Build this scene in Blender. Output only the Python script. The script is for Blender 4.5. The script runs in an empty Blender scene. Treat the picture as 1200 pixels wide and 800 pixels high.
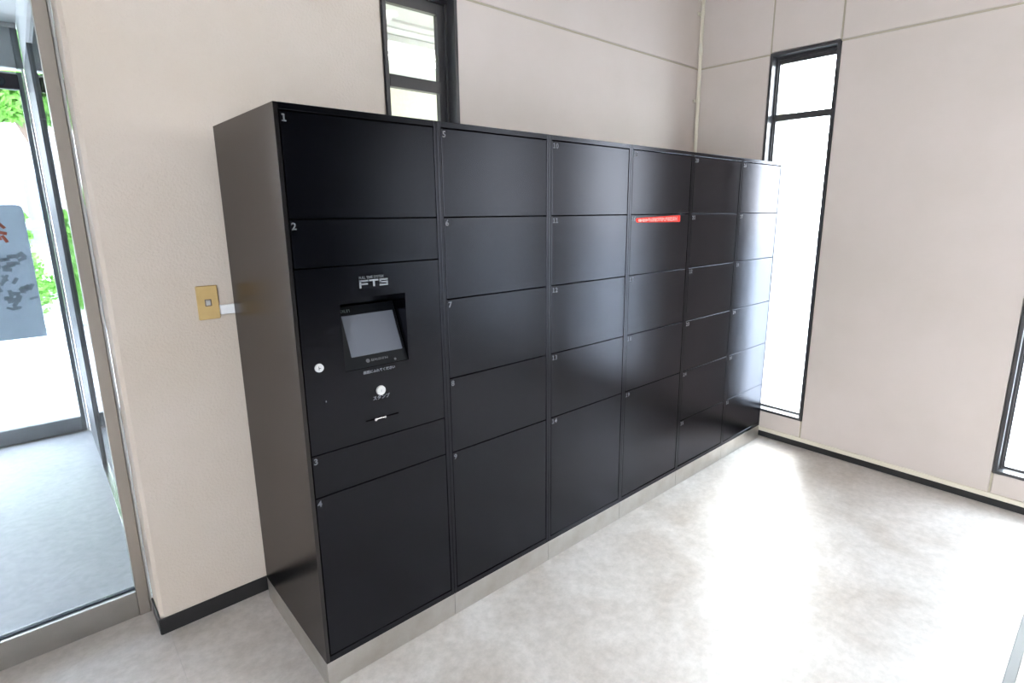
import bpy, bmesh, math, random
from mathutils import Vector, Matrix

random.seed(7)
sc = bpy.context.scene
col = sc.collection
PI = math.pi

# ------------------------------------------------------------------ camera
cam = bpy.data.cameras.new('camera')
cam_o = bpy.data.objects.new('camera', cam)
col.objects.link(cam_o)
cam.sensor_width = 36.0
cam.lens = 19.417
cam.shift_x = -0.02215
cam.shift_y = -0.01147
cam.clip_start = 0.02
cam_o.location = (-0.54098, -1.61255, 1.56756)
cam_o.rotation_euler = (math.radians(77.7206), math.radians(0.1610), math.radians(-42.5728))
sc.camera = cam_o

# ------------------------------------------------------------------ world: bright overcast sky
world = bpy.data.worlds.new('overcast_sky')
sc.world = world
world.use_nodes = True
wn = world.node_tree.nodes
wl = world.node_tree.links
bgn = wn['Background']
tc = wn.new('ShaderNodeTexCoord')
sep = wn.new('ShaderNodeSeparateXYZ')
ramp = wn.new('ShaderNodeValToRGB')
wl.new(tc.outputs['Generated'], sep.inputs[0])
wl.new(sep.outputs['Z'], ramp.inputs[0])
ramp.color_ramp.elements[0].position = 0.0
ramp.color_ramp.elements[0].color = (0.95, 0.97, 1.0, 1)
ramp.color_ramp.elements[1].position = 0.6
ramp.color_ramp.elements[1].color = (0.74, 0.86, 1.0, 1)
wl.new(ramp.outputs[0], bgn.inputs[0])
bgn.inputs[1].default_value = 14.0

# ------------------------------------------------------------------ sun: veiled, soft
sun = bpy.data.lights.new('sun', 'SUN')
sun.energy = 4.0
sun.angle = math.radians(25)
sun.color = (1.0, 0.97, 0.92)
sun_o = bpy.data.objects.new('sun', sun)
col.objects.link(sun_o)
sun_o.rotation_euler = (math.radians(40), 0, math.radians(108))

# ------------------------------------------------------------------ exposure
sc.view_settings.view_transform = 'Standard'
sc.view_settings.look = 'None'
sc.view_settings.gamma = 1.0
sc.view_settings.use_curve_mapping = False
sc.view_settings.exposure = 0.95
sc.cycles.max_bounces = 12
sc.cycles.diffuse_bounces = 8
sc.cycles.glossy_bounces = 6
sc.cycles.transmission_bounces = 8
sc.cycles.transparent_max_bounces = 16
sc.cycles.sample_clamp_indirect = 12
sc.cycles.caustics_reflective = False

# ------------------------------------------------------------------ dimensions (m)
W = 3.114          # right wall plane x
YB = 0.668         # back wall plane y
UW = 0.5102        # locker unit width
LH = 1.85          # locker height
LD = 0.611         # locker depth
HB = 0.095         # plinth height
XE = -0.363        # end of the back wall
YD = 0.86          # near glazed partition plane
YF = 3.39          # far door plane
CEIL = 3.55
GZ = 2.516         # horizontal groove height
YFRONT = -4.9
XL = -2.7

# ------------------------------------------------------------------ materials
def lk(nt, a, b): nt.links.new(a, b)

def mat(name, color, rough=0.5, metal=0.0, spec=0.5, bump=None, vary=None, emit=None):
    """bump=(scale, strength, distance); vary=(scale, colour2, lo, hi)"""
    m = bpy.data.materials.new(name)
    m.use_nodes = True
    nt = m.node_tree
    b = nt.nodes['Principled BSDF']
    b.inputs['Base Color'].default_value = (*color, 1)
    b.inputs['Roughness'].default_value = rough
    b.inputs['Metallic'].default_value = metal
    b.inputs['Specular IOR Level'].default_value = spec
    t = nt.nodes.new('ShaderNodeTexCoord')
    if vary:
        n = nt.nodes.new('ShaderNodeTexNoise')
        n.inputs['Scale'].default_value = vary[0]
        n.inputs['Detail'].default_value = 5
        n.inputs['Roughness'].default_value = 0.6
        lk(nt, t.outputs['Object'], n.inputs['Vector'])
        r = nt.nodes.new('ShaderNodeValToRGB')
        r.color_ramp.elements[0].position = vary[2]
        r.color_ramp.elements[1].position = vary[3]
        r.color_ramp.elements[0].color = (*color, 1)
        r.color_ramp.elements[1].color = (*vary[1], 1)
        lk(nt, n.outputs['Fac'], r.inputs['Fac'])
        lk(nt, r.outputs['Color'], b.inputs['Base Color'])
    if bump:
        n = nt.nodes.new('ShaderNodeTexNoise')
        n.inputs['Scale'].default_value = bump[0]
        n.inputs['Detail'].default_value = 3
        lk(nt, t.outputs['Object'], n.inputs['Vector'])
        bp = nt.nodes.new('ShaderNodeBump')
        bp.inputs['Strength'].default_value = bump[1]
        bp.inputs['Distance'].default_value = bump[2]
        lk(nt, n.outputs['Fac'], bp.inputs['Height'])
        lk(nt, bp.outputs['Normal'], b.inputs['Normal'])
    if emit:
        b.inputs['Emission Color'].default_value = (*emit[0], 1)
        b.inputs['Emission Strength'].default_value = emit[1]
    return m

M = {}
M['stucco'] = mat('cream_stucco', (0.53, 0.455, 0.385), 0.85, bump=(95, 0.55, 0.004),
                  vary=(1.3, (0.57, 0.50, 0.445), 0.35, 0.65))
M['stucco_smooth'] = mat('cream_painted_panel', (0.52, 0.458, 0.415), 0.7, bump=(70, 0.2, 0.002),
                  vary=(1.1, (0.575, 0.505, 0.47), 0.35, 0.65))
M['caulk'] = mat('beige_joint_sealant', (0.37, 0.33, 0.25), 0.8)
M['cream_paint'] = mat('cream_pipe_paint', (0.66, 0.61, 0.50), 0.45)
M['black_vinyl'] = mat('black_vinyl_skirting', (0.012, 0.012, 0.013), 0.38)
M['black_alu'] = mat('black_anodised_aluminium', (0.022, 0.022, 0.026), 0.33, spec=0.7, vary=(8, (0.03, 0.028, 0.03), .4, .6))
M['locker'] = mat('black_powder_coat', (0.0040, 0.0045, 0.0060), 0.235, spec=0.5, bump=(300, 0.03, 0.0004),
                  vary=(6, (0.006, 0.0065, 0.0085), 0.4, 0.65))
M['locker_side_sheen'] = mat('black_powder_coat_side_sheen', (0.013, 0.0125, 0.0125), 0.33, spec=0.55, bump=(420, 0.05, 0.0006))

def coat_paint(name, color, rough, ior, limit=0.10, tint=(0.86, 0.87, 1.0)):
    """black powder coat: dark diffuse under a short-tailed gloss"""
    m = bpy.data.materials.new(name); m.use_nodes = True
    nt = m.node_tree; nt.nodes.clear()
    out = nt.nodes.new('ShaderNodeOutputMaterial')
    df = nt.nodes.new('ShaderNodeBsdfDiffuse'); df.inputs[0].default_value = (*color, 1)
    gl = nt.nodes.new('ShaderNodeBsdfAnisotropic'); gl.distribution = 'BECKMANN'
    gl.inputs['Roughness'].default_value = rough; gl.inputs[0].default_value = (*tint, 1)
    fr = nt.nodes.new('ShaderNodeFresnel'); fr.inputs['IOR'].default_value = ior
    mx = nt.nodes.new('ShaderNodeMixShader')
    t = nt.nodes.new('ShaderNodeTexCoord')
    n = nt.nodes.new('ShaderNodeTexNoise'); n.inputs['Scale'].default_value = 300; n.inputs['Detail'].default_value = 3
    bp = nt.nodes.new('ShaderNodeBump'); bp.inputs['Strength'].default_value = 0.03; bp.inputs['Distance'].default_value = 0.0004
    n2 = nt.nodes.new('ShaderNodeTexNoise'); n2.inputs['Scale'].default_value = 5; n2.inputs['Detail'].default_value = 6
    mr = nt.nodes.new('ShaderNodeMapRange'); mr.inputs['To Min'].default_value = rough - .010; mr.inputs['To Max'].default_value = rough + .010
    lk(nt, t.outputs['Object'], n.inputs['Vector']); lk(nt, n.outputs['Fac'], bp.inputs['Height'])
    lk(nt, t.outputs['Object'], n2.inputs['Vector']); lk(nt, n2.outputs['Fac'], mr.inputs['Value']); lk(nt, mr.outputs[0], gl.inputs['Roughness'])
    lk(nt, bp.outputs['Normal'], gl.inputs['Normal'])
    cap = nt.nodes.new('ShaderNodeMath'); cap.operation = 'MINIMUM'; cap.inputs[1].default_value = limit
    lk(nt, fr.outputs[0], cap.inputs[0])
    lk(nt, cap.outputs[0], mx.inputs[0]); lk(nt, df.outputs[0], mx.inputs[1]); lk(nt, gl.outputs[0], mx.inputs[2])
    lk(nt, mx.outputs[0], out.inputs['Surface'])
    return m
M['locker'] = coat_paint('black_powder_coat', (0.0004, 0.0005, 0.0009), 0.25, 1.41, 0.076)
M['locker_side_sheen'] = coat_paint('black_powder_coat_side_sheen', (0.006, 0.0055, 0.0055), 0.26, 1.55, 0.17, (1.0, 0.955, 0.94))  # same coat, the side's brighter brownish reflection put into colour and tint
M['inside'] = mat('dark_locker_interior', (0.003, 0.003, 0.003), 0.8, spec=0.1)
M['steel'] = mat('brushed_stainless_plinth', (0.62, 0.60, 0.57), 0.34, 1.0, bump=(60, 0.06, 0.001), vary=(9, (0.54, 0.51, 0.47), .4, .7))
M['inox'] = mat('hairline_stainless', (0.50, 0.49, 0.47), 0.30, 1.0, vary=(4, (0.44, 0.43, 0.41), .4, .7))
M['chrome'] = mat('polished_chrome', (0.8, 0.8, 0.8), 0.18, 1.0)
M['number'] = mat('grey_number_print', (0.10, 0.105, 0.118), 0.5)
M['print'] = mat('light_grey_print', (0.18, 0.19, 0.21), 0.5)
M['faint'] = mat('faint_grey_print', (0.09, 0.095, 0.105), 0.5)
M['green_print'] = mat('grey_green_print', (0.10, 0.13, 0.12), 0.5)
M['bezel'] = mat('black_plastic_bezel', (0.004, 0.0045, 0.006), 0.42, spec=0.14, bump=(300, 0.05, 0.0005))
M['screen'] = mat('dim_lit_display', (0.065, 0.07, 0.085), 0.5, spec=0.3, emit=((0.55, 0.62, 0.80), 0.03), bump=(500, 0.1, 0.0005))
M['void'] = mat('matt_black_slot', (0.001, 0.001, 0.001), 0.9, spec=0.0)
M['white_plastic'] = mat('white_plastic', (0.50, 0.50, 0.49), 0.4)
M['duct'] = mat('white_cable_duct', (0.74, 0.75, 0.76), 0.45)
M['yellow'] = mat('aged_ochre_plate', (0.50, 0.345, 0.14), 0.42, vary=(14, (0.55, 0.39, 0.17), .4, .7))
M['switch_dark'] = mat('brown_switch_surround', (0.16, 0.12, 0.09), 0.5)
M['red'] = mat('red_sticker_film', (0.72, 0.03, 0.02), 0.6, spec=0.15)
M['pink'] = mat('worn_white_print', (0.75, 0.52, 0.48), 0.7, spec=0.1)
M['lamp'] = mat('fluorescent_tube', (0.9, 0.9, 0.9), 0.5, emit=((1.0, 1.0, 0.96), 3.5))
M['fill_tube'] = mat('added_fill_tube', (0.9, 0.9, 0.9), 0.5, emit=((1.0, 0.97, 0.95), 14.0))  # glow of the unseen fill lamps added to light the room
M['lampbody'] = mat('white_lamp_housing', (0.82, 0.82, 0.80), 0.5)
M['ceiling'] = mat('white_ceiling_paint', (0.74, 0.73, 0.70), 0.8, bump=(60, .2, .002))
M['soffit'] = mat('white_soffit_board', (0.86, 0.87, 0.84), 0.7)
M['cream_wall'] = mat('cream_rough_render', (0.56, 0.54, 0.42), 0.9, bump=(40, 0.6, 0.006), vary=(30, (0.51, 0.49, 0.375), .4, .7))
M['concrete'] = mat('pale_concrete_paving', (0.72, 0.73, 0.74), 0.8, bump=(20, .2, .004), vary=(3, (0.66, 0.67, 0.68), .4, .7))
M['green'] = mat('leaf_green', (0.16, 0.42, 0.06), 0.55, vary=(2.5, (0.30, 0.60, 0.14), .4, .65))
M['bark'] = mat('grey_brown_bark', (0.26, 0.19, 0.15), 0.9, bump=(20, .6, .02))
M['housewall'] = mat('white_house_render', (0.85, 0.85, 0.83), 0.8)
M['blueglass'] = mat('blue_grey_window_glass', (0.25, 0.33, 0.42), 0.15)
M['carpaint'] = mat('white_car_paint', (0.8, 0.8, 0.8), 0.2)
M['tyre'] = mat('black_rubber', (0.02, 0.02, 0.02), 0.8)
M['poster'] = mat('grey_blue_poster_back', (0.40, 0.47, 0.53), 0.55, vary=(5, (0.45, 0.52, 0.58), .35, .65))
M['poster_red'] = mat('faded_red_ink', (0.62, 0.16, 0.09), 0.6)
M['poster_dark'] = mat('faded_slate_ink', (0.34, 0.40, 0.45), 0.6)
M['gasket'] = mat('dark_glazing_gasket', (0.04, 0.05, 0.07), 0.5)
M['sensor'] = mat('dark_brown_sensor_case', (0.035, 0.022, 0.03), 0.3)
M['sensor_lens'] = mat('smoky_sensor_lens', (0.05, 0.065, 0.075), 0.12)
M['header'] = mat('grey_header_cover', (0.40, 0.42, 0.42), 0.45, vary=(3, (0.44, 0.46, 0.46), .4, .6))
M['post'] = mat('satin_steel_brown_reflection', (0.34, 0.30, 0.265), 0.42, 0.6)  # brown reflected from the wall put into the steel's base colour
M['dimmed_wall'] = mat('darkened_front_wall', (0.05, 0.053, 0.062), 0.7)  # unseen wall coloured dark so the locker fronts reflect a dim room
M['vest_frame'] = mat('satin_grey_door_frame', (0.20, 0.215, 0.225), 0.5, spec=0.35, vary=(3, (0.24, 0.255, 0.265), .4, .6))
M['grey_rail'] = mat('dull_grey_metal_rail', (0.24, 0.245, 0.25), 0.6, spec=0.3)
M['blind'] = mat('dark_green_glazing_bead', (0.10, 0.13, 0.11), 0.4)

_pn = M['poster'].node_tree
_pb = _pn.nodes['Principled BSDF']
_tl = _pn.nodes.new('ShaderNodeBsdfTranslucent'); _tl.inputs[0].default_value = (0.80, 0.87, 0.92, 1)
_mx = _pn.nodes.new('ShaderNodeMixShader'); _mx.inputs[0].default_value = 0.24
lk(_pn, _pb.outputs[0], _mx.inputs[1]); lk(_pn, _tl.outputs[0], _mx.inputs[2])
lk(_pn, _mx.outputs[0], _pn.nodes['Material Output'].inputs['Surface'])

def floor_mat(name, c1, c2, c3, rough):
    m = bpy.data.materials.new(name); m.use_nodes = True
    nt = m.node_tree; b = nt.nodes['Principled BSDF']
    t = nt.nodes.new('ShaderNodeTexCoord')
    n1 = nt.nodes.new('ShaderNodeTexNoise'); n1.inputs['Scale'].default_value = 2.6
    n1.inputs['Detail'].default_value = 8; n1.inputs['Roughness'].default_value = 0.66; n1.inputs['Distortion'].default_value = 0.5
    n2 = nt.nodes.new('ShaderNodeTexNoise'); n2.inputs['Scale'].default_value = 26
    n2.inputs['Detail'].default_value = 6; n2.inputs['Roughness'].default_value = 0.7
    lk(nt, t.outputs['Object'], n1.inputs['Vector']); lk(nt, t.outputs['Object'], n2.inputs['Vector'])
    r1 = nt.nodes.new('ShaderNodeValToRGB')
    r1.color_ramp.elements[0].position = 0.34; r1.color_ramp.elements[0].color = (*c1, 1)
    r1.color_ramp.elements[1].position = 0.66; r1.color_ramp.elements[1].color = (*c2, 1)
    lk(nt, n1.outputs['Fac'], r1.inputs['Fac'])
    r2 = nt.nodes.new('ShaderNodeValToRGB')
    r2.color_ramp.elements[0].position = 0.38; r2.color_ramp.elements[0].color = (0.80, 0.795, 0.79, 1)
    r2.color_ramp.elements[1].position = 0.62; r2.color_ramp.elements[1].color = (1, 1, 1, 1)
    lk(nt, n2.outputs['Fac'], r2.inputs['Fac'])
    mx = nt.nodes.new('ShaderNodeMix'); mx.data_type = 'RGBA'; mx.blend_type = 'MULTIPLY'
    mx.inputs['Factor'].default_value = 0.75
    lk(nt, r1.outputs['Color'], mx.inputs[6]); lk(nt, r2.outputs['Color'], mx.inputs[7])
    lk(nt, mx.outputs[2], b.inputs['Base Color'])
    b.inputs['Roughness'].default_value = rough
    mr = nt.nodes.new('ShaderNodeMapRange')
    mr.inputs['To Min'].default_value = rough - 0.06; mr.inputs['To Max'].default_value = rough + 0.10
    lk(nt, n1.outputs['Fac'], mr.inputs['Value']); lk(nt, mr.outputs[0], b.inputs['Roughness'])
    bp = nt.nodes.new('ShaderNodeBump'); bp.inputs['Strength'].default_value = 0.12; bp.inputs['Distance'].default_value = 0.002
    lk(nt, n2.outputs['Fac'], bp.inputs['Height']); lk(nt, bp.outputs['Normal'], b.inputs['Normal'])
    return m
M['floor'] = floor_mat('marbled_vinyl_sheet', (0.52, 0.46, 0.415), (0.71, 0.665, 0.635), None, 0.36)
M['vest_floor'] = floor_mat('pale_grey_vestibule_floor', (0.62, 0.635, 0.66), (0.70, 0.715, 0.74), None, 0.34)

def glass_mat(name, tint, refl=1.0):
    m = bpy.data.materials.new(name); m.use_nodes = True
    nt = m.node_tree; nt.nodes.clear()
    out = nt.nodes.new('ShaderNodeOutputMaterial')
    tr = nt.nodes.new('ShaderNodeBsdfTransparent'); tr.inputs[0].default_value = (*tint, 1)
    gl = nt.nodes.new('ShaderNodeBsdfGlossy'); gl.inputs['Roughness'].default_value = 0.01
    lw = nt.nodes.new('ShaderNodeLayerWeight'); lw.inputs['Blend'].default_value = 0.5
    pw5 = nt.nodes.new('ShaderNodeMath'); pw5.operation = 'POWER'; pw5.inputs[1].default_value = 5.0
    fr = nt.nodes.new('ShaderNodeMath'); fr.operation = 'MULTIPLY_ADD'; fr.inputs[1].default_value = 0.94; fr.inputs[2].default_value = 0.035
    lk(nt, lw.outputs['Facing'], pw5.inputs[0]); lk(nt, pw5.outputs[0], fr.inputs[0])
    mx = nt.nodes.new('ShaderNodeMixShader')
    lk(nt, fr.outputs[0], mx.inputs[0]); lk(nt, tr.outputs[0], mx.inputs[1]); lk(nt, gl.outputs[0], mx.inputs[2])
    lk(nt, mx.outputs[0], out.inputs['Surface'])
    return m
M['glass'] = glass_mat('clear_window_glass', (0.96, 0.98, 0.97))
M['glass_door'] = glass_mat('clear_door_glass', (0.73, 0.735, 0.745))

# ------------------------------------------------------------------ mesh helpers
def box(bm, x0, x1, y0, y1, z0, z1, bevel=0.0, seg=1):
    r = bmesh.ops.create_cube(bm, size=1.0)
    vs = r['verts']
    for v in vs:
        v.co = Vector(((x0 + x1) / 2 + v.co.x * (x1 - x0), (y0 + y1) / 2 + v.co.y * (y1 - y0), (z0 + z1) / 2 + v.co.z * (z1 - z0)))
    if bevel > 0:
        es = list({e for v in vs for e in v.link_edges})
        bmesh.ops.bevel(bm, geom=es, offset=bevel, segments=seg, profile=0.5, affect='EDGES')

def cyl(bm, p0, p1, r0, r1=None, n=20, caps=True):
    r1 = r0 if r1 is None else r1
    p0 = Vector(p0); p1 = Vector(p1); d = p1 - p0
    q = d.to_track_quat('Z', 'Y').to_matrix().to_4x4()
    mt = Matrix.Translation((p0 + p1) / 2) @ q
    bmesh.ops.create_cone(bm, cap_ends=caps, segments=n, radius1=r0, radius2=r1, depth=d.length, matrix=mt)

def mesh_of(bm, name, material, smooth=False):
    bmesh.ops.recalc_face_normals(bm, faces=bm.faces[:])
    me = bpy.data.meshes.new(name)
    bm.to_mesh(me); bm.free()
    if smooth:
        for p in me.polygons: p.use_smooth = True
    me.materials.append(M[material] if isinstance(material, str) else material)
    return me

def link(name, me, parent=None, loc=None):
    o = bpy.data.objects.new(name, me)
    col.objects.link(o)
    if parent is not None: o.parent = parent
    if loc is not None: o.location = loc
    return o

def obj(name, bm, material, parent=None, loc=None, smooth=False):
    return link(name, mesh_of(bm, name, material, smooth), parent, loc)

def bobj(name, b, material, parent=None, bevel=0.0, loc=None):
    """one box as one object; b = x0,x1,y0,y1,z0,z1"""
    bm = bmesh.new(); box(bm, *b, bevel=bevel)
    return obj(name, bm, material, parent, loc)

def boxes(name, lst, material, parent=None, bevel=0.0, loc=None):
    bm = bmesh.new()
    for b in lst: box(bm, *b, bevel=bevel)
    return obj(name, bm, material, parent, loc)

def empty(name, loc=(0, 0, 0)):
    o = bpy.data.objects.new(name, None)
    o.empty_display_size = 0.1
    col.objects.link(o); o.location = loc
    return o

def tag(o, label, cat, group=None):
    o['label'] = label; o['category'] = cat
    if group: o['group'] = group
    return o

def struct(o, label=None, cat=None):
    o['kind'] = 'structure'
    if label: o['label'] = label
    if cat: o['category'] = cat
    return o

def text_mesh(body, size, bold=0.0, extrude=0.0004, align='LEFT', shear=0.0, sx=1.0):
    cu = bpy.data.curves.new('t', 'FONT')
    cu.body = body; cu.size = size; cu.offset = bold; cu.extrude = extrude
    cu.align_x = align; cu.shear = shear; cu.resolution_u = 3
    o = bpy.data.objects.new('t', cu)
    col.objects.link(o)
    dg = bpy.context.evaluated_depsgraph_get()
    me = bpy.data.meshes.new_from_object(o.evaluated_get(dg))
    bpy.data.objects.remove(o)
    for v in me.vertices: v.co.x *= sx
    return me

def text(name, body, size, x, y, z, material, parent, bold=0.0, align='LEFT', shear=0.0, sx=1.0, tilt=0.0, rotz=0.0):
    me = text_mesh(body, size, bold, align=align, shear=shear, sx=sx)
    me.materials.clear(); me.materials.append(M[material])
    o = link(name, me, parent, (x, y, z))
    o.rotation_euler = (PI / 2 + tilt, 0, rotz)
    return o

# ================================================================== SETTING
# floor: vinyl sheets laid side by side with a hairline seam at x = -0.342
floor = struct(empty('floor', (0, 0, 0)), 'pale grey marbled vinyl floor running under the black lockers', 'floor')
floor_slab = bobj('screed', (XL - .1, W + .1, YFRONT - .1, YD + .02, -0.12, -0.003), 'concrete', floor)
for i, (a, b) in enumerate(((XL, -1.5428), (-1.5422, -0.3428), (-0.3422, 3.20))):
    bobj('vinyl_sheet', (a, b, YFRONT, 0.885 if i < 2 else 0.70, -0.003, 0.0), 'floor', floor)
vf = struct(bobj('floor', (XL, XE + .02, 0.886, YF + .06, -0.12, 0.0), 'vest_floor'), 'pale bluish grey floor of the glazed vestibule beyond the glass', 'floor')

# ceiling of the room, of the vestibule
struct(bobj('ceiling', (XL - .1, W + .2, YFRONT - .1, YB + .25, CEIL, CEIL + .12), 'ceiling'), 'white ceiling above the locker room', 'ceiling')
vc = struct(bobj('ceiling', (XL, -0.30, YD + .06, YF + .14, 2.715, 2.80), 'soffit'), 'white ceiling of the glazed vestibule', 'ceiling')

# ---- right wall: panels around the slit windows
WIN_W = 0.413
win_y = [(-0.2555, 0.158), (-1.6725, -1.259), (-3.0895, -2.676), (-4.5065, -4.093)]
wall_r = struct(empty('wall_right', (W, 0, 0)), 'cream painted panel wall pierced by tall black slit windows', 'wall')
G = 0.0055   # half joint
T = 0.16
def panel(parent, b, m='stucco_smooth', bevel=0.003):
    return bobj('wall_panel', b, m, parent, bevel)
ys = [YB + .19]
for a, b in win_y: ys += [b, a]
ys += [YFRONT]
for i in range(len(ys) - 1):
    hi, lo = ys[i], ys[i + 1]
    iswin = (i % 2 == 1)
    if iswin:
        panel(wall_r, (0, T, lo + G, hi - G, -0.05, 0.181))
    else:
        panel(wall_r, (0, T, lo + G, hi - G, -0.05, GZ - G))
    panel(wall_r, (0, T, lo + G, hi - G, GZ + G + (0.006 if iswin else 0), CEIL))
# recessed sealant behind the joints
jl = []
for i in range(1, len(ys) - 1):
    jl.append((0.004, T - .01, ys[i] - G, ys[i] + G, -0.05, 0.181)); jl.append((0.004, T - .01, ys[i] - G, ys[i] + G, GZ, CEIL))
for i in range(0, len(ys) - 1, 2):
    jl.append((0.004, T - .01, ys[i + 1] + G, ys[i] - G, GZ - G, GZ + G))
boxes('joint_sealant', jl, 'caulk', wall_r)

# ---- back wall
wx0, wx1 = 0.698, 1.0735
wall_b = struct(empty('wall_back', (0, YB, 0)), 'cream stucco wall behind the black locker bank', 'wall')
TB = 0.19
bobj('wall_panel', (XE, wx0 - .001, 0, TB, -0.05, GZ - G), 'stucco', wall_b, 0.012)
bobj('wall_panel', (wx1 + .001, W - .001, 0, TB, -0.05, GZ - G), 'stucco_smooth', wall_b, 0.003)
bobj('wall_panel', (wx0 + G, wx1 - G, 0, TB, -0.05, 0.181), 'stucco_smooth', wall_b, 0.003)
bobj('wall_panel', (XE, W - .001, 0, TB, GZ + G, CEIL), 'stucco_smooth', wall_b, 0.003)
boxes('joint_sealant', [(XE + .004, wx0 - .002, 0.004, TB - .01, GZ - G, GZ + G), (wx1 + .002, W - .001, 0.004, TB - .01, GZ - G, GZ + G)], 'caulk', wall_b)

# ---- the unseen sides of the room
wlf = struct(empty('wall_left', (XL, 0, 0)), 'cream side wall of the locker room', 'wall')
boxes('wall_panel', [(-.15, 0, YFRONT, -3.9, -0.05, CEIL), (-.15, 0, -2.3, YD + .05, -0.05, CEIL), (-.15, 0, -3.9, -2.3, 2.5, CEIL)], 'stucco', wlf)  # unseen doorway gap added to let daylight onto the right wall
wf = struct(empty('wall_front', (0, YFRONT, 0)), 'unseen wall opposite the lockers, darkened to dim their reflections', 'wall')
boxes('wall_panel', [(XL - .1, W + .2, -.15, 0, -0.05, CEIL)], 'dimmed_wall', wf)

# ---- skirtings
bb = boxes('baseboard_back', [(XE - .004, W - .001, YB - .007, YB - .0005, 0.0005, 0.066),
                              (XE - .007, XE - .0005, YB - .004, YD - .03, 0.0005, 0.066)], 'black_vinyl', bevel=.0015)
struct(bb, 'black vinyl skirting wrapping the end of the back wall', 'skirting')
br = struct(empty('baseboard_right', (W, 0, 0)), 'black skirting with a cream strip on top under the slit windows', 'skirting')
bobj('skirting_strip', (-.008, -.0005, YFRONT + .01, YB - .008, 0.0005, 0.040), 'black_vinyl', br, .0015)
bobj('cap_strip', (-.010, -.0005, YFRONT + .01, YB - .008, 0.0405, 0.068), 'cream_paint', br, .002)

# ---- slit windows
def slit_window(name, origin, along, into, w, label, side, top, transom, mw, bot, unevenness=None):
    """origin: lower corner on the wall plane; along: +1/-1 axis vector along the wall; into: vector into the wall."""
    e = struct(empty(name, origin), label, 'window')
    H = 2.340
    a = Vector(along); n = Vector(into)
    def bx(u0, u1, d0, d1, z0, z1):
        p = a * u0 + n * d0; q = a * u1 + n * d1
        return (min(p.x, q.x), max(p.x, q.x), min(p.y, q.y), max(p.y, q.y), z0, z1)
    f = 0.017
    fr = boxes('window_frame', [bx(0, f, -.004, .12, 0, H), bx(w - f, w, -.004, .12, 0, H),
                               bx(f, w - f, -.004, .12, 0, f), bx(f, w - f, -.004, .12, H - f, H)], 'black_alu', e, .0012)
    # stepped inner frame
    s0, s1 = side
    boxes('inner_frame', [bx(f, f + .010, .055, .10, f, H - f), bx(w - f - .010, w - f, .055, .10, f, H - f),
                          bx(f, w - f, .05, .10, H - f - .018, H - f)], 'black_alu', e, .001)
    boxes('sash', [bx(f + .008, s0, .068, .098, f + .002, H - f - .004), bx(w - s1, w - f - .008, .068, .098, f + .002, H - f - .004),
                   bx(s0, w - s1, .068, .098, f + .002, f + .002 + bot), bx(s0, w - s1, .068, .098, H - top, H - f - .004)], 'black_alu', e, .001)
    bobj('transom', bx(s0 - .002, w - s1 + .002, .060, .098, transom[0], transom[1]), 'black_alu', e, .001)
    bobj('glass_pane', bx(s0 - .004, w - s1 + .004, .084, .089, f + bot, transom[0] + .004), 'glass', e)
    bobj('glass_pane', bx(s0 - .004, w - s1 + .004, .084, .089, transom[1] - .004, H - top + .004), 'glass', e)
    return e
for i, (a, b) in enumerate(win_y):
    lab = ['tall black-framed slit window rising beside the far end of the lockers',
           'tall black-framed slit window cut off by the right edge of the photo',
           'third slit window along the right wall', 'fourth slit window along the right wall'][i]
    slit_window('window_%d' % (i + 1), (W, b, 0.182), (0, -1, 0), (1, 0, 0), b - a, lab, (0.036, 0.036), 0.058, (1.938, 1.978), .04, .008)
slit_window('window_5', (wx0, YB, 0.182), (1, 0, 0), (0, 1, 0), wx1 - wx0,
            'black-framed window above the left locker units in the back wall', (0.055, 0.062), 0.082, (1.918, 1.968), .04, .02)

# ---- near glazed partition at y = YD (camera looks through it into the vestibule)
d1 = struct(empty('door_1', (0, YD, 0)), 'stainless framed glass partition left of the wall end', 'glass partition')
PX0, PX1 = -0.411, -0.3735
bobj('frame_post', (PX0, PX1, -0.015, 0.045, 0, 2.62), 'post', d1, .0015)
bobj('bottom_rail', (XL, PX0 - .001, -0.012, 0.040, 0, 0.106), 'inox', d1, .0015)
bobj('glazing_gasket', (XL, PX0 - .001, 0.008, 0.024, 0.1062, 0.112), 'gasket', d1)
bobj('glass_pane', (XL, PX0 - .0005, 0.013, 0.019, 0.1122, 2.56), 'glass_door', d1)
bobj('head_rail', (XL, PX0 - .001, -0.012, 0.040, 2.56, 2.62), 'inox', d1, .0015)
bobj('header_panel', (XL, XE - .001, -0.01, 0.05, 2.625, CEIL), 'stucco_smooth', d1)
bobj('sealant_bead', (PX1 + .0005, XE - .0005, -0.008, 0.020, 0.0, 2.62), 'white_plastic', d1, .001)

# ---- vestibule side: steel panel and glass
wv = struct(empty('wall_vestibule', (-0.37, 0, 0)), 'stainless steel side panel and glass of the vestibule', 'wall')
bobj('steel_panel', (0.0, 0.035, 2.60, YF - .003, 0, 2.06), 'vest_frame', wv, .001)
bobj('steel_panel', (0.0, 0.035, 2.60, YF - .003, 2.064, 2.45), 'vest_frame', wv, .001)
bobj('bottom_track', (-0.004, 0.030, YD + .05, 2.597, 0, 0.022), 'chrome', wv, .001)
bobj('glass_pane', (0.012, 0.018, YD + .05, 2.598, 0.0225, 2.45), 'glass_door', wv)
bobj('glass_head', (-0.002, 0.034, YD + .05, YF - .003, 2.452, 2.49), 'lampbody', wv, .001)
bobj('upper_panel', (0.0, 0.032, YD + .05, YF - .003, 2.492, 2.714), 'soffit', wv)

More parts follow.
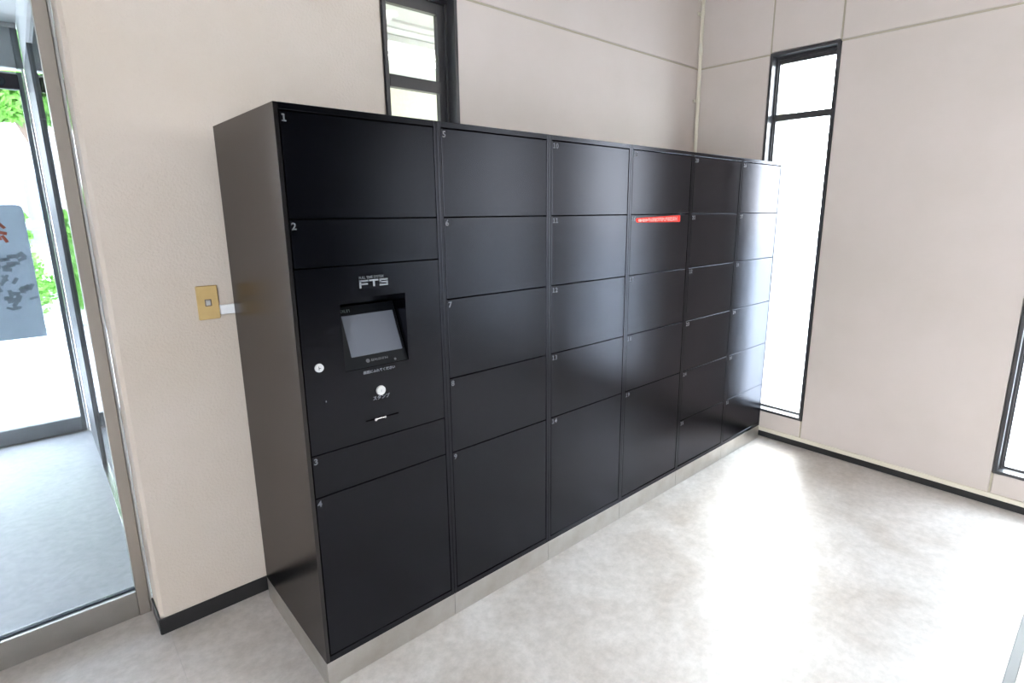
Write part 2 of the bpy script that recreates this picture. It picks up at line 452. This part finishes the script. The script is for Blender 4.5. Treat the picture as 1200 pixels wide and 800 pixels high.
# ---- far sliding door of the vestibule
d2 = struct(empty('door_2', (0, YF, 0)), 'far stainless framed glass entrance door of the vestibule', 'door')
bobj('bottom_rail', (XL, -0.412, 0.012, 0.058, 0.004, 0.108), 'vest_frame', d2, .0015)
bobj('floor_rail', (XL, -0.38, -0.004, 0.062, -0.01, 0.0035), 'steel', d2)
bobj('door_stile', (-0.411, -0.386, 0.006, 0.058, 0.004, 2.43), 'vest_frame', d2, .0015)
bobj('jamb_highlight', (-0.3845, -0.3715, -0.002, 0.075, 0.0, 2.45), 'chrome', d2, .001)  # chrome strip added for the white highlight line along the frame edge
bobj('glass_pane', (XL, -0.4115, 0.032, 0.038, 0.1085, 2.40), 'glass_door', d2)
bobj('top_rail', (XL, -0.412, 0.012, 0.058, 2.401, 2.43), 'lampbody', d2, .0015)
bobj('header_cover', (XL, -0.405, -0.01, 0.09, 2.452, 2.685), 'header', d2, .002)
bobj('header_trim', (XL, -0.372, -0.015, 0.09, 2.686, 2.714), 'inox', d2, .001)
bobj('header_post', (-0.404, -0.372, -0.012, 0.09, 2.452, 2.685), 'vest_frame', d2, .001)

bobj('light_block_wall', (XL + .37 - .12, XL + .37, YD + .06, YF + .02, -0.05, 2.71), 'header', wv)  # unseen wall added to cut the light inside the vestibule
# metal floor strip at the right foreground
st = bobj('trim_1', (0.9, W - .012, -1.552, -1.522, 0.0, 0.014), 'grey_rail', bevel=.002)
struct(st, 'narrow grey metal strip across the floor in the near right corner', 'floor strip')

# ================================================================== LOCKERS
R5 = [1.830, 1.5425, 1.2605, 0.9715, 0.6855, 0.119]
R6 = [1.830, 1.5425, 1.2605, 0.9715, 0.6855, 0.3955, 0.119]
R1 = [1.830, 1.5425, 1.4030, 0.8305, 0.6885, 0.119]
num = 1
places = ['with touch screen panel, leftmost', 'second from the left', 'third from the left',
          'with red sticker strip', 'right of the sticker unit',
          'at the far right beside the slit window']
counts = ['numbered 1 to 4', 'numbered 5 to 9', 'numbered 10 to 14', 'numbered 15 to 19', 'numbered 20 to 25', 'numbered 26 to 31']
FS = 0.0125; GAP = 0.0019
digit_cache = {}
for u in range(6):
    e = empty('locker_unit', (u * UW, 0, 0))
    tag(e, 'black locker unit ' + counts[u] + ', ' + places[u], 'locker', 'black parcel locker units in one bank')
    w = UW - 0.0010
    if u == 0:
        bobj('side_panel', (0, FS, 0.0, LD, HB, LH), 'locker_side_sheen', e, 0.0010)
    body = ([] if u == 0 else [(0, FS, 0.0, LD, HB, LH)]) + [(w - FS, w, 0.0, LD, HB, LH), (FS, w - FS, 0.0, LD, LH - 0.018, LH),
            (FS, w - FS, 0.0, LD, HB, 0.117), (FS, w - FS, LD - .012, LD, 0.117, LH - 0.018)]
    boxes('cabinet_body', body, 'locker', e, 0.0010)
    bobj('plinth', (0.0008, w - 0.0004, 0.0015, LD, 0.0, HB - .0005), 'steel', e, 0.0008)
    rows = R1 if u == 0 else (R6 if u > 3 else R5)
    for r in range(len(rows) - 1):
        z1, z0 = rows[r] - GAP, rows[r + 1] + GAP
        if u == 0 and r == 2:
            continue
        bobj('shelf', (FS, w - FS, 0.022, LD - .013, rows[r + 1] - .006, rows[r + 1] + .006), 'inside', e) if r < len(rows) - 2 else None
        d = bobj('locker_door', (FS + .0030, w - FS - .0030, 0.0012, 0.0185, z0, z1), 'locker', e, 0.0009)
        s = str(num)
        bmn = bmesh.new(); cx_ = 0.0
        for ch in s:
            if ch == '1':      # slab numeral one: stem, flag and foot
                box(bmn, cx_ + .0050, cx_ + .0088, 0, .0195, -.0004, .0004)
                box(bmn, cx_ + .0020, cx_ + .0052, .0155, .0190, -.0004, .0004)
                box(bmn, cx_ + .0010, cx_ + .0128, 0, .0032, -.0004, .0004)
            else:
                if ch not in digit_cache: digit_cache[ch] = text_mesh(ch, 0.0275, 0.0006)
                k0 = len(bmn.verts); bmn.from_mesh(digit_cache[ch]); bmn.verts.ensure_lookup_table()
                for v in bmn.verts[k0:]: v.co.x += cx_
            cx_ += .0168
        n = obj('door_number', bmn, 'number', d, (FS + .0065, 0.0008, z1 - .0265)); n.rotation_euler = (PI / 2, 0, 0)
        num += 1
        if u == 0 and r == 1:
            num = 3

# ---- the control panel of the first unit
E1 = bpy.data.objects['locker_unit']
px0, px1, pz0, pz1 = FS + .0030, UW - .001 - FS - .0030, 0.8305 + GAP, 1.4030 - GAP
ox0, ox1, oz0, oz1 = 0.140, 0.362, 1.075, 1.302
bm = bmesh.new()
yf = 0.0012
def quad(bm, *pts):
    bm.faces.new([bm.verts.new(p) for p in pts])
o_ = [(px0, yf, pz0), (px1, yf, pz0), (px1, yf, pz1), (px0, yf, pz1)]
i_ = [(ox0, yf, oz0), (ox1, yf, oz0), (ox1, yf, oz1), (ox0, yf, oz1)]
ov = [bm.verts.new(p) for p in o_]; iv = [bm.verts.new(p) for p in i_]
bv = [bm.verts.new((x, 0.0185, z)) for x, _, z in o_]
dv = [bm.verts.new((x, 0.110, z)) for x, _, z in i_]
for k in range(4):
    j = (k + 1) % 4
    bm.faces.new((ov[k], ov[j], iv[j], iv[k]))
    bm.faces.new((ov[k], ov[j], bv[j], bv[k]))
    bm.faces.new((iv[k], iv[j], dv[j], dv[k]))
bm.faces.new(dv)
cp = obj('control_panel', bm, 'locker', E1)
bobj('shelf', (FS, UW - .001 - FS, 0.022, LD - .013, 0.8245, 0.8365), 'inside', E1)
# slanted bezel
SL = 0.45
ang = math.atan(SL)
bm = bmesh.new(); Lz = math.hypot(0.190, 0.190 * SL)
box(bm, ox0 + .0005, ox1 - .0005, 0.0, 0.012, 0.0, Lz, bevel=.0015)
bz = obj('screen_bezel', bm, 'bezel', E1, (0, 0.003, oz0 + .0005)); bz.rotation_euler = (-ang, 0, 0)
bobj('display', (0.172, 0.351, -0.0015, 0.001, 0.040, 0.1765), 'screen', bz, .001)
def scribble(name, x0, x1, z0, h, n, y, material, parent, seed, thick=0.18):
    rnd = random.Random(seed); bm = bmesh.new()
    cw = (x1 - x0) / n
    for k in range(n):
        a = x0 + cw * k + cw * .08; b = x0 + cw * (k + 1) - cw * .12
        t = h * thick
        for q in range(rnd.choice((2, 3, 3))):
            if rnd.random() < .55:
                zz = z0 + rnd.random() * (h - t); box(bm, a, b, y, y + .0004, zz, zz + t)
            else:
                xx = a + rnd.random() * max(b - a - t, 1e-4); box(bm, xx, xx + t, y, y + .0004, z0, z0 + h)
    return obj(name, bm, material, parent)
scribble('small_print', 0.165, 0.205, 0.187, .010, 6, -.0006, 'green_print', bz, 3)
scribble('maker_mark', 0.232, 0.292, 0.017, .008, 10, -.0006, 'faint', bz, 5)
bm = bmesh.new(); cyl(bm, (0.222, -.0006, .021), (0.222, 0, .021), .0065, n=16)
obj('maker_emblem', bm, 'faint', bz)
bm = bmesh.new(); cyl(bm, (0.316, -.0006, .010), (0.316, 0, .010), .004, n=12)
obj('indicator_dot', bm, 'faint', bz)
# logo: FULL TIME SYSTEM over FTS, blocky extended letters
yt = 0.0002
text('brand_lettering', 'FULL TIME SYSTEM', 0.0118, 0.206, yt + .0006, 1.3590, 'faint', cp, bold=.0003, sx=0.85)
bm = bmesh.new()
lx, lz, lh, t = 0.206, 1.3345, 0.021, 0.0052
# F
box(bm, lx, lx + .0062, yt, yt + .0009, lz - .004, lz + lh - .004)
box(bm, lx, lx + .030, yt, yt + .0009, lz + lh - t, lz + lh)
box(bm, lx + .004, lx + .028, yt, yt + .0009, lz + .0055, lz + .0055 + t)
box(bm, lx, lx + .0062, yt, yt + .0009, lz + lh - .006, lz + lh - .001)
# T
tx = lx + .033
box(bm, tx, tx + .031, yt, yt + .0009, lz + lh - t, lz + lh)
box(bm, tx + .0125, tx + .0190, yt, yt + .0009, lz - .001, lz + lh - t)
# S
sx_ = tx + .0345
box(bm, sx_, sx_ + .029, yt, yt + .0009, lz + lh - t, lz + lh)
box(bm, sx_, sx_ + .0060, yt, yt + .0009, lz + .0075, lz + lh - t)
box(bm, sx_, sx_ + .029, yt, yt + .0009, lz + .0075, lz + .0075 + t)
box(bm, sx_ + .023, sx_ + .029, yt, yt + .0009, lz, lz + .0075)
box(bm, sx_, sx_ + .0290, yt, yt + .0009, lz - .001, lz - .001 + t)
obj('logo', bm, 'print', cp)
text('instruction_print', '画面にふれてください', 0.0112, 0.1985, yt + .0006, 1.0560, 'print', cp, bold=.0002)
text('button_caption', 'スタンプ', 0.0150, 0.2250, yt + .0006, 0.9625, 'print', cp, bold=.0003)
bm = bmesh.new(); cyl(bm, (0.2535, -.006, 0.9915), (0.2535, .001, 0.9915), .0150, .0158, n=32)
btn = obj('stamp_button', bm, 'white_plastic', E1, smooth=False)
text('button_mark', '1', 0.012, 0.2505, -.0063, 0.987, 'number', btn)
bm = bmesh.new(); cyl(bm, (0.0605, -.005, 1.105), (0.0605, .001, 1.105), .0125, .0132, n=32)
lock = obj('cylinder_lock', bm, 'white_plastic', E1)
bm = bmesh.new(); box(bm, .0575, .0590, -.0056, -.0048, 1.099, 1.111); box(bm, .0575, .0640, -.0056, -.0048, 1.1035, 1.1052)
obj('keyhole', bm, 'void', lock)
bm = bmesh.new(); cyl(bm, (0.0725, -.0005, 0.9945), (0.0725, .001, 0.9945), .0032, n=14)
obj('small_hole', bm, 'void', E1)
bm = bmesh.new(); box(bm, .0715, .0740, -.0008, .0, 0.9935, 0.9985)
obj('hole_glint', bm, 'print', E1)
sl = bobj('receipt_slot', (0.1960, 0.3130, 0.0004, .0010, 0.8955, 0.9000), 'void', E1)
bm = bmesh.new()
cyl(bm, (0.229, -.003, 0.8975), (0.262, -.003, 0.8975), .0016, n=10)
cyl(bm, (0.229, -.0045, 0.8965), (0.229, .0008, 0.8965), .0046, n=14)
cyl(bm, (0.262, -.0045, 0.8975), (0.262, .0008, 0.8975), .0036, n=14)
obj('slot_clip', bm, 'chrome', sl)

# ---- red sticker on the fourth unit
bm = bmesh.new()
out = [(0.004, 0.006), (0.0, 0.013), (0.006, 0.0205), (0.365, 0.031), (0.368, 0.028), (0.368, 0.0), (0.362, -0.003), (0.010, 0.0)]
f1 = [bm.verts.new((x, 0.0, z)) for x, z in out]; f2 = [bm.verts.new((x, 0.0007, z)) for x, z in out]
bm.faces.new(f1); bm.faces.new(list(reversed(f2)))
for k in range(len(out)):
    j = (k + 1) % len(out); bm.faces.new((f1[k], f1[j], f2[j], f2[k]))
stk = obj('sticker', bm, 'red', None, (1.5800, 0.00025, 1.5065))
tag(stk, 'red strip sticker with worn white lettering on a door of the fourth locker unit', 'sticker')
bm = bmesh.new(); rnd = random.Random(11)
x = 0.018
while x < 0.338:
    hh = 0.0115 + 0.0105 * x / 0.35; wdt = rnd.uniform(.006, .013)
    z0 = 0.0035 + rnd.uniform(-.001, .001)
    for q in range(4):
        if rnd.random() < .5:
            zz = z0 + rnd.random() * hh * .85; box(bm, x, x + wdt, -.0006, -.0001, zz, zz + .0026)
        else:
            xx = x + rnd.random() * wdt * .8; box(bm, xx, xx + .0026, -.0006, -.0001, z0, z0 + hh)
    x += wdt + .0018
obj('worn_lettering', bm, 'pink', stk)

# ================================================================== WALL FITTINGS
sp = empty('switch_plate', (-0.0725, YB, 1.2385))
tag(sp, 'ochre yellow wall switch plate with a small square rocker on the stucco wall', 'switch plate')
bobj('cover_plate', (-.035, .035, -.009, -.0003, -.062, .062), 'yellow', sp, .0025)
sw = bobj('switch_surround', (-.011, .011, -.0105, -.0088, -.013, .013), 'switch_dark', sp, .001)
bobj('rocker', (-.0075, .0075, -.0135, -.0103, -.0095, .0095), 'white_plastic', sp, .001)
cd = bobj('cable_duct', (-0.0370, 0.62, YB - .019, YB - .0006, 1.191, 1.226), 'duct', None, .002)
tag(cd, 'white cable duct running from the yellow switch plate behind the lockers', 'cable duct')

pc = empty('corner_pipe', (W - .032, YB - .026, 0))
tag(pc, 'thin cream conduit pipe standing in the corner above the lockers', 'pipe')
bm = bmesh.new(); cyl(bm, (0, 0, 0.068), (0, 0, CEIL - .002), .0125, n=20); obj('pipe', bm, 'cream_paint', pc, smooth=True)
for z in (0.9, 2.305, 2.86):
    bm = bmesh.new(); cyl(bm, (0, 0, z - .012), (0, 0, z + .012), .0155, n=20)
    box(bm, -.026, .026, .018, .0255, z - .010, z + .010, bevel=.001)
    obj('pipe_clamp', bm, 'cream_paint', pc)
bm = bmesh.new(); cyl(bm, (0, 0, 2.60), (0, 0, 2.66), .0165, n=20); obj('pipe_coupling', bm, 'cream_paint', pc, smooth=False)

# tube fixtures; those of the room are unseen fill lamps added to brighten it
def fixture(name, x, y, z, lx_, ly, label, tubes_axis='x', group='added fill lamps over the locker room', tube='lampbody'):
    e = empty(name, (x, y, z)); tag(e, label, 'lamp', group)
    bobj('housing', (-lx_ / 2, lx_ / 2, -ly / 2, ly / 2, -0.04, -0.001), 'lampbody', e, .004)
    for s in (-1, 1):
        bm = bmesh.new()
        if tubes_axis == 'x': cyl(bm, (-lx_ / 2 + .04, s * ly * .27, -.062), (lx_ / 2 - .04, s * ly * .27, -.062), .016, n=14)
        else: cyl(bm, (s * lx_ * .27, -ly / 2 + .04, -.062), (s * lx_ * .27, ly / 2 - .04, -.062), .016, n=14)
        obj('lamp_tube', bm, tube, e, smooth=True)
    return e
for fx, wh in ((0.2, 'left'), (2.0, 'right')):
    fixture('fill_lamp', fx, -2.4, CEIL, 1.25, 0.22, 'added unseen twin tube fill lamp on the ' + wh + ' half of the room ceiling', tube='fill_tube')

# ================================================================== BEHIND THE BACK WINDOW
pw = struct(boxes('wall_passage', [(-0.325, 5.0, 2.60, 2.75, -0.05, 2.615), (5.0, 5.12, YB + TB + .01, 2.75, -0.05, 2.615)], 'cream_wall'), 'cream rough rendered wall seen through the back window, with unseen ends added to block light', 'wall')  # far return and left reach are unseen, added to keep out sun and sky
ps = struct(bobj('ceiling', (-0.325, 5.0, YB + TB + .01, 2.75, 2.62, 2.70), 'soffit'), 'white soffit seen through the back window, with an unseen left end added as shade', 'ceiling')  # left end lengthened out of view to shade the vestibule side
fixture('passage_lamp', 2.2, 1.86, 2.619, 3.2, 0.34, 'lit fluorescent lamp seen through the upper pane of the back window', group='lamps of the passage', tube='lamp')
tr = boxes('trim_2', [(0.36, 4.9, 1.44, 1.47, 2.606, 2.6195), (0.36, 4.9, 1.56, 1.60, 2.609, 2.6195)], 'lampbody')
struct(tr, 'white battens on the soffit seen through the back window', 'batten')

# ================================================================== OUTSIDE
grd = struct(bobj('ground', (-40, 40, -40, 60, -0.30, -0.125), 'concrete'), 'pale sunlit paving outside the glass doors', 'ground')
pav = struct(bobj('pavement', (-7, XE + 2.5, YF + .075, 8.2, -0.14, -0.02), 'concrete'), 'bright pavement in front of the entrance door', 'pavement')
kb = struct(bobj('trim_3', (-7, 4, 8.35, 8.47, -0.125, 0.0), 'header'), 'grey kerb line beyond the pavement', 'kerb')

# sensor above the far door
sn = empty('door_sensor', (-0.475, YF - .012, 2.375))
tag(sn, 'dark automatic door sensor box with a round lens above the far glass door', 'sensor')
bobj('sensor_case', (-.16, .066, -.055, -.0005, -.062, .030), 'sensor', sn, .006)
bm = bmesh.new(); cyl(bm, (-.030, -.062, -.018), (-.030, -.054, -.018), .030, .034, n=28)
ln = obj('sensor_lens', bm, 'sensor_lens', sn)
bm = bmesh.new(); cyl(bm, (-.030, -.068, -.018), (-.030, -.061, -.018), .012, n=20)
obj('lens_core', bm, 'void', ln)

# poster on the far door
bm = bmesh.new()
pw_, ph_, rr = 0.60, 0.885, 0.03
pts = [(-pw_, 0), (0, 0)]
for k in range(7):
    a = k / 6 * PI / 2
    pts.append((-rr + rr * math.cos(a), ph_ - rr + rr * math.sin(a)))
pts.append((-pw_, ph_))
f1 = [bm.verts.new((x, 0, z)) for x, z in pts]; f2 = [bm.verts.new((x, .0012, z)) for x, z in pts]
bm.faces.new(f1); bm.faces.new(list(reversed(f2)))
for k in range(len(pts)):
    j = (k + 1) % len(pts); bm.faces.new((f1[k], f1[j], f2[j], f2[k]))
po = obj('poster', bm, 'poster', None, (-0.505, YF + .0300, 0.722))
tag(po, 'grey blue poster with red marks and dark blotches on the far glass door', 'poster')
def blob_strokes(name, strokes, material):
    bm = bmesh.new()
    for k, (x0, z0, x1, z1, wd) in enumerate(strokes):
        d = Vector((x1 - x0, 0, z1 - z0)); nrm = Vector((-d.z, 0, d.x)).normalized() * wd / 2
        yy = -.0006 - .00012 * k; p0 = Vector((x0, yy, z0)); p1 = Vector((x1, yy, z1))
        v = [bm.verts.new(p) for p in (p0 - nrm, p1 - nrm, p1 + nrm, p0 + nrm)]
        bm.faces.new(v)
    return obj(name, bm, material, po)
blob_strokes('red_marks', [(-.135, .775, -.105, .735, .018), (-.15, .715, -.100, .70, .020), (-.125, .690, -.105, .645, .018), (-.155, .735, -.135, .66, .016)], 'poster_red')
rnd = random.Random(5); stl = []
for k in range(34):
    x = -.12 + rnd.gauss(0, .035); z = rnd.uniform(.20, .56); a = rnd.random() * PI
    stl.append((x, z, x + .045 * math.cos(a), z + .045 * math.sin(a), rnd.uniform(.012, .03)))
blob_strokes('dark_blotches', stl, 'poster_dark')

# tree beyond the entrance
def leaf_cloud(bm, centres, n, size, rnd):
    for _ in range(n):
        c, r = rnd.choice(centres)
        p = Vector(c) + Vector((rnd.gauss(0, 1), rnd.gauss(0, 1), rnd.gauss(0, 1))).normalized() * r * rnd.random() ** .4
        a = Vector((rnd.uniform(-1, 1), rnd.uniform(-1, 1), rnd.uniform(-1, 1))).normalized()
        b = a.cross(Vector((rnd.uniform(-1, 1), rnd.uniform(-1, 1), rnd.uniform(-1, 1)))).normalized()
        s = size * rnd.uniform(.7, 1.3)
        v = [bm.verts.new(p + q) for q in (a * s, b * s * .45, -a * s, -b * s * .45)]
        bm.faces.new(v)
te = empty('tree', (0.15, 9.2, -0.12)); tag(te, 'green leafed tree with a slanting branch beyond the entrance door', 'tree')
rnd = random.Random(21)
bm = bmesh.new()
cyl(bm, (0, 0, 0), (-.05, 0, 1.9), .16, .12, n=12); cyl(bm, (-.05, 0, 1.88), (-.75, -.15, 3.6), .10, .045, n=10)
cyl(bm, (-.05, 0, 1.88), (.7, .3, 3.8), .09, .04, n=10); cyl(bm, (-.05, 0, 1.88), (0, .1, 4.2), .09, .04, n=10)
obj('trunk', bm, 'bark', te, smooth=True)
bm = bmesh.new()
leaf_cloud(bm, [((-.95, 0, 3.35), .50), ((-.55, .1, 3.9), .9), ((.4, .2, 4.0), 1.0), ((-.6, -.2, 3.2), .35), ((0, 0, 4.6), 1.1), ((-1.6, .3, 3.9), .8)], 9000, .075, rnd)
fo = obj('foliage', bm, 'green', te); fo['kind'] = 'stuff'
# shrub and low hedge
def shrub(loc, centres, n, size, name, label, cat):
    e = empty(name, loc); tag(e, label, cat)
    bm = bmesh.new(); leaf_cloud(bm, centres, n, size, random.Random(len(label)))
    f = obj('foliage', bm, 'green', e); f['kind'] = 'stuff'
    bm = bmesh.new()
    for c, r in centres[:4]: cyl(bm, (c[0] * .5, c[1] * .5, 0), (c[0], c[1], c[2]), .015, .008, n=6)
    obj('stem', bm, 'bark', e)
shrub((-0.60, 9.35, -.12), [((0, 0, .45), .30), ((0, 0, .9), .26), ((-.02, 0, 1.3), .22), ((0, 0, 1.6), .16), ((-.45, 0, 1.75), .30)], 3600, .045, 'shrub',
      'tall green shrub just right of the poster outside', 'shrub')
shrub((-0.1, 11.6, -.12), [((-1.2 + .25 * k, 0, .36), .26) for k in range(14)], 4200, .045, 'hedge', 'low green hedge beyond the pavement', 'hedge')
# bicycle parking hoop
hp = empty('parking_hoop', (-0.46, 8.75, -0.125)); tag(hp, 'pale steel parking hoop outside near the poster corner', 'parking hoop')
bm = bmesh.new()
prev = None
for k in range(13):
    a = PI * k / 12; p = Vector((-.17 + .17 * math.cos(PI - a) + .0, .0, .10 + .30 * math.sin(a)))
    if prev is not None: cyl(bm, prev, p, .025, n=10)
    prev = p
cyl(bm, (-.34, 0, 0), (-.34, 0, .11), .025, n=10); cyl(bm, (0, 0, 0), (0, 0, .11), .025, n=10)
hp.location = (-0.22, 8.6, -0.125)
obj('hoop_tube', bm, 'header', hp, smooth=True)
bobj('base_plate', (-.39, .05, -.04, .04, 0, .012), 'header', hp, .002)
# parked white car
ce = empty('car', (-0.9, 14.5, -0.12)); tag(ce, 'white parked car beyond the low hedge', 'car')
bm = bmesh.new()
prof = [(-1.3, .28), (-1.32, .78), (-.9, .92), (-.35, 1.42), (1.2, 1.46), (1.95, .98), (2.55, .88), (2.6, .30)]
a1 = [bm.verts.new((x, 0, z)) for x, z in prof]; a2 = [bm.verts.new((x, 1.55, z)) for x, z in prof]
bm.faces.new(a1); bm.faces.new(list(reversed(a2)))
for k in range(len(prof)):
    j = (k + 1) % len(prof); bm.faces.new((a1[k], a1[j], a2[j], a2[k]))
bmesh.ops.bevel(bm, geom=bm.edges[:], offset=.04, segments=2, affect='EDGES')
obj('car_body', bm, 'carpaint', ce, smooth=False)
for pts_ in ([(-.62, .98), (-.30, 1.34), (.20, 1.36), (.20, .98)], [(.30, .98), (.30, 1.36), (.82, 1.37), (.82, .98)], [(.92, .98), (.92, 1.37), (1.15, 1.36), (1.65, 1.0)]):
    bm = bmesh.new()
    b1 = [bm.verts.new((x, -.012, z)) for x, z in pts_]; b2 = [bm.verts.new((x, .01, z)) for x, z in pts_]
    bm.faces.new(b1); bm.faces.new(list(reversed(b2)))
    for k in range(4): j = (k + 1) % 4; bm.faces.new((b1[k], b1[j], b2[j], b2[k]))
    obj('car_window', bm, 'blueglass', ce)
for x in (-.75, 1.9):
    for y in (.02, 1.36):
        bm = bmesh.new(); cyl(bm, (x, y - .03, .30), (x, y + .18, .30), .30, n=24); obj('wheel', bm, 'tyre', ce)
# white house
he = empty('house', (-4, 18, -.125)); tag(he, 'white rendered house with a blue grey window far beyond the car', 'house')
bobj('house_wall', (-3, 10, 0, 6, 0, 5.2), 'housewall', he, .02)
boxes('roof', [(-3.3, 10.3, -.4, 6.4, 5.21, 5.4)], 'header', he, .02)
for x in (0.2, 3.62, 6.4):
    fr = boxes('window_frame', [(x, x + 1.3, -.05, -.002, 1.3, 1.38), (x, x + 1.3, -.05, -.002, 2.5, 2.58), (x, x + .07, -.05, -.002, 1.38, 2.5), (x + 1.23, x + 1.3, -.05, -.002, 1.38, 2.5)], 'header', he)
    bobj('window_glass', (x + .07, x + 1.23, -.03, -.004, 1.38, 2.5), 'blueglass', fr)
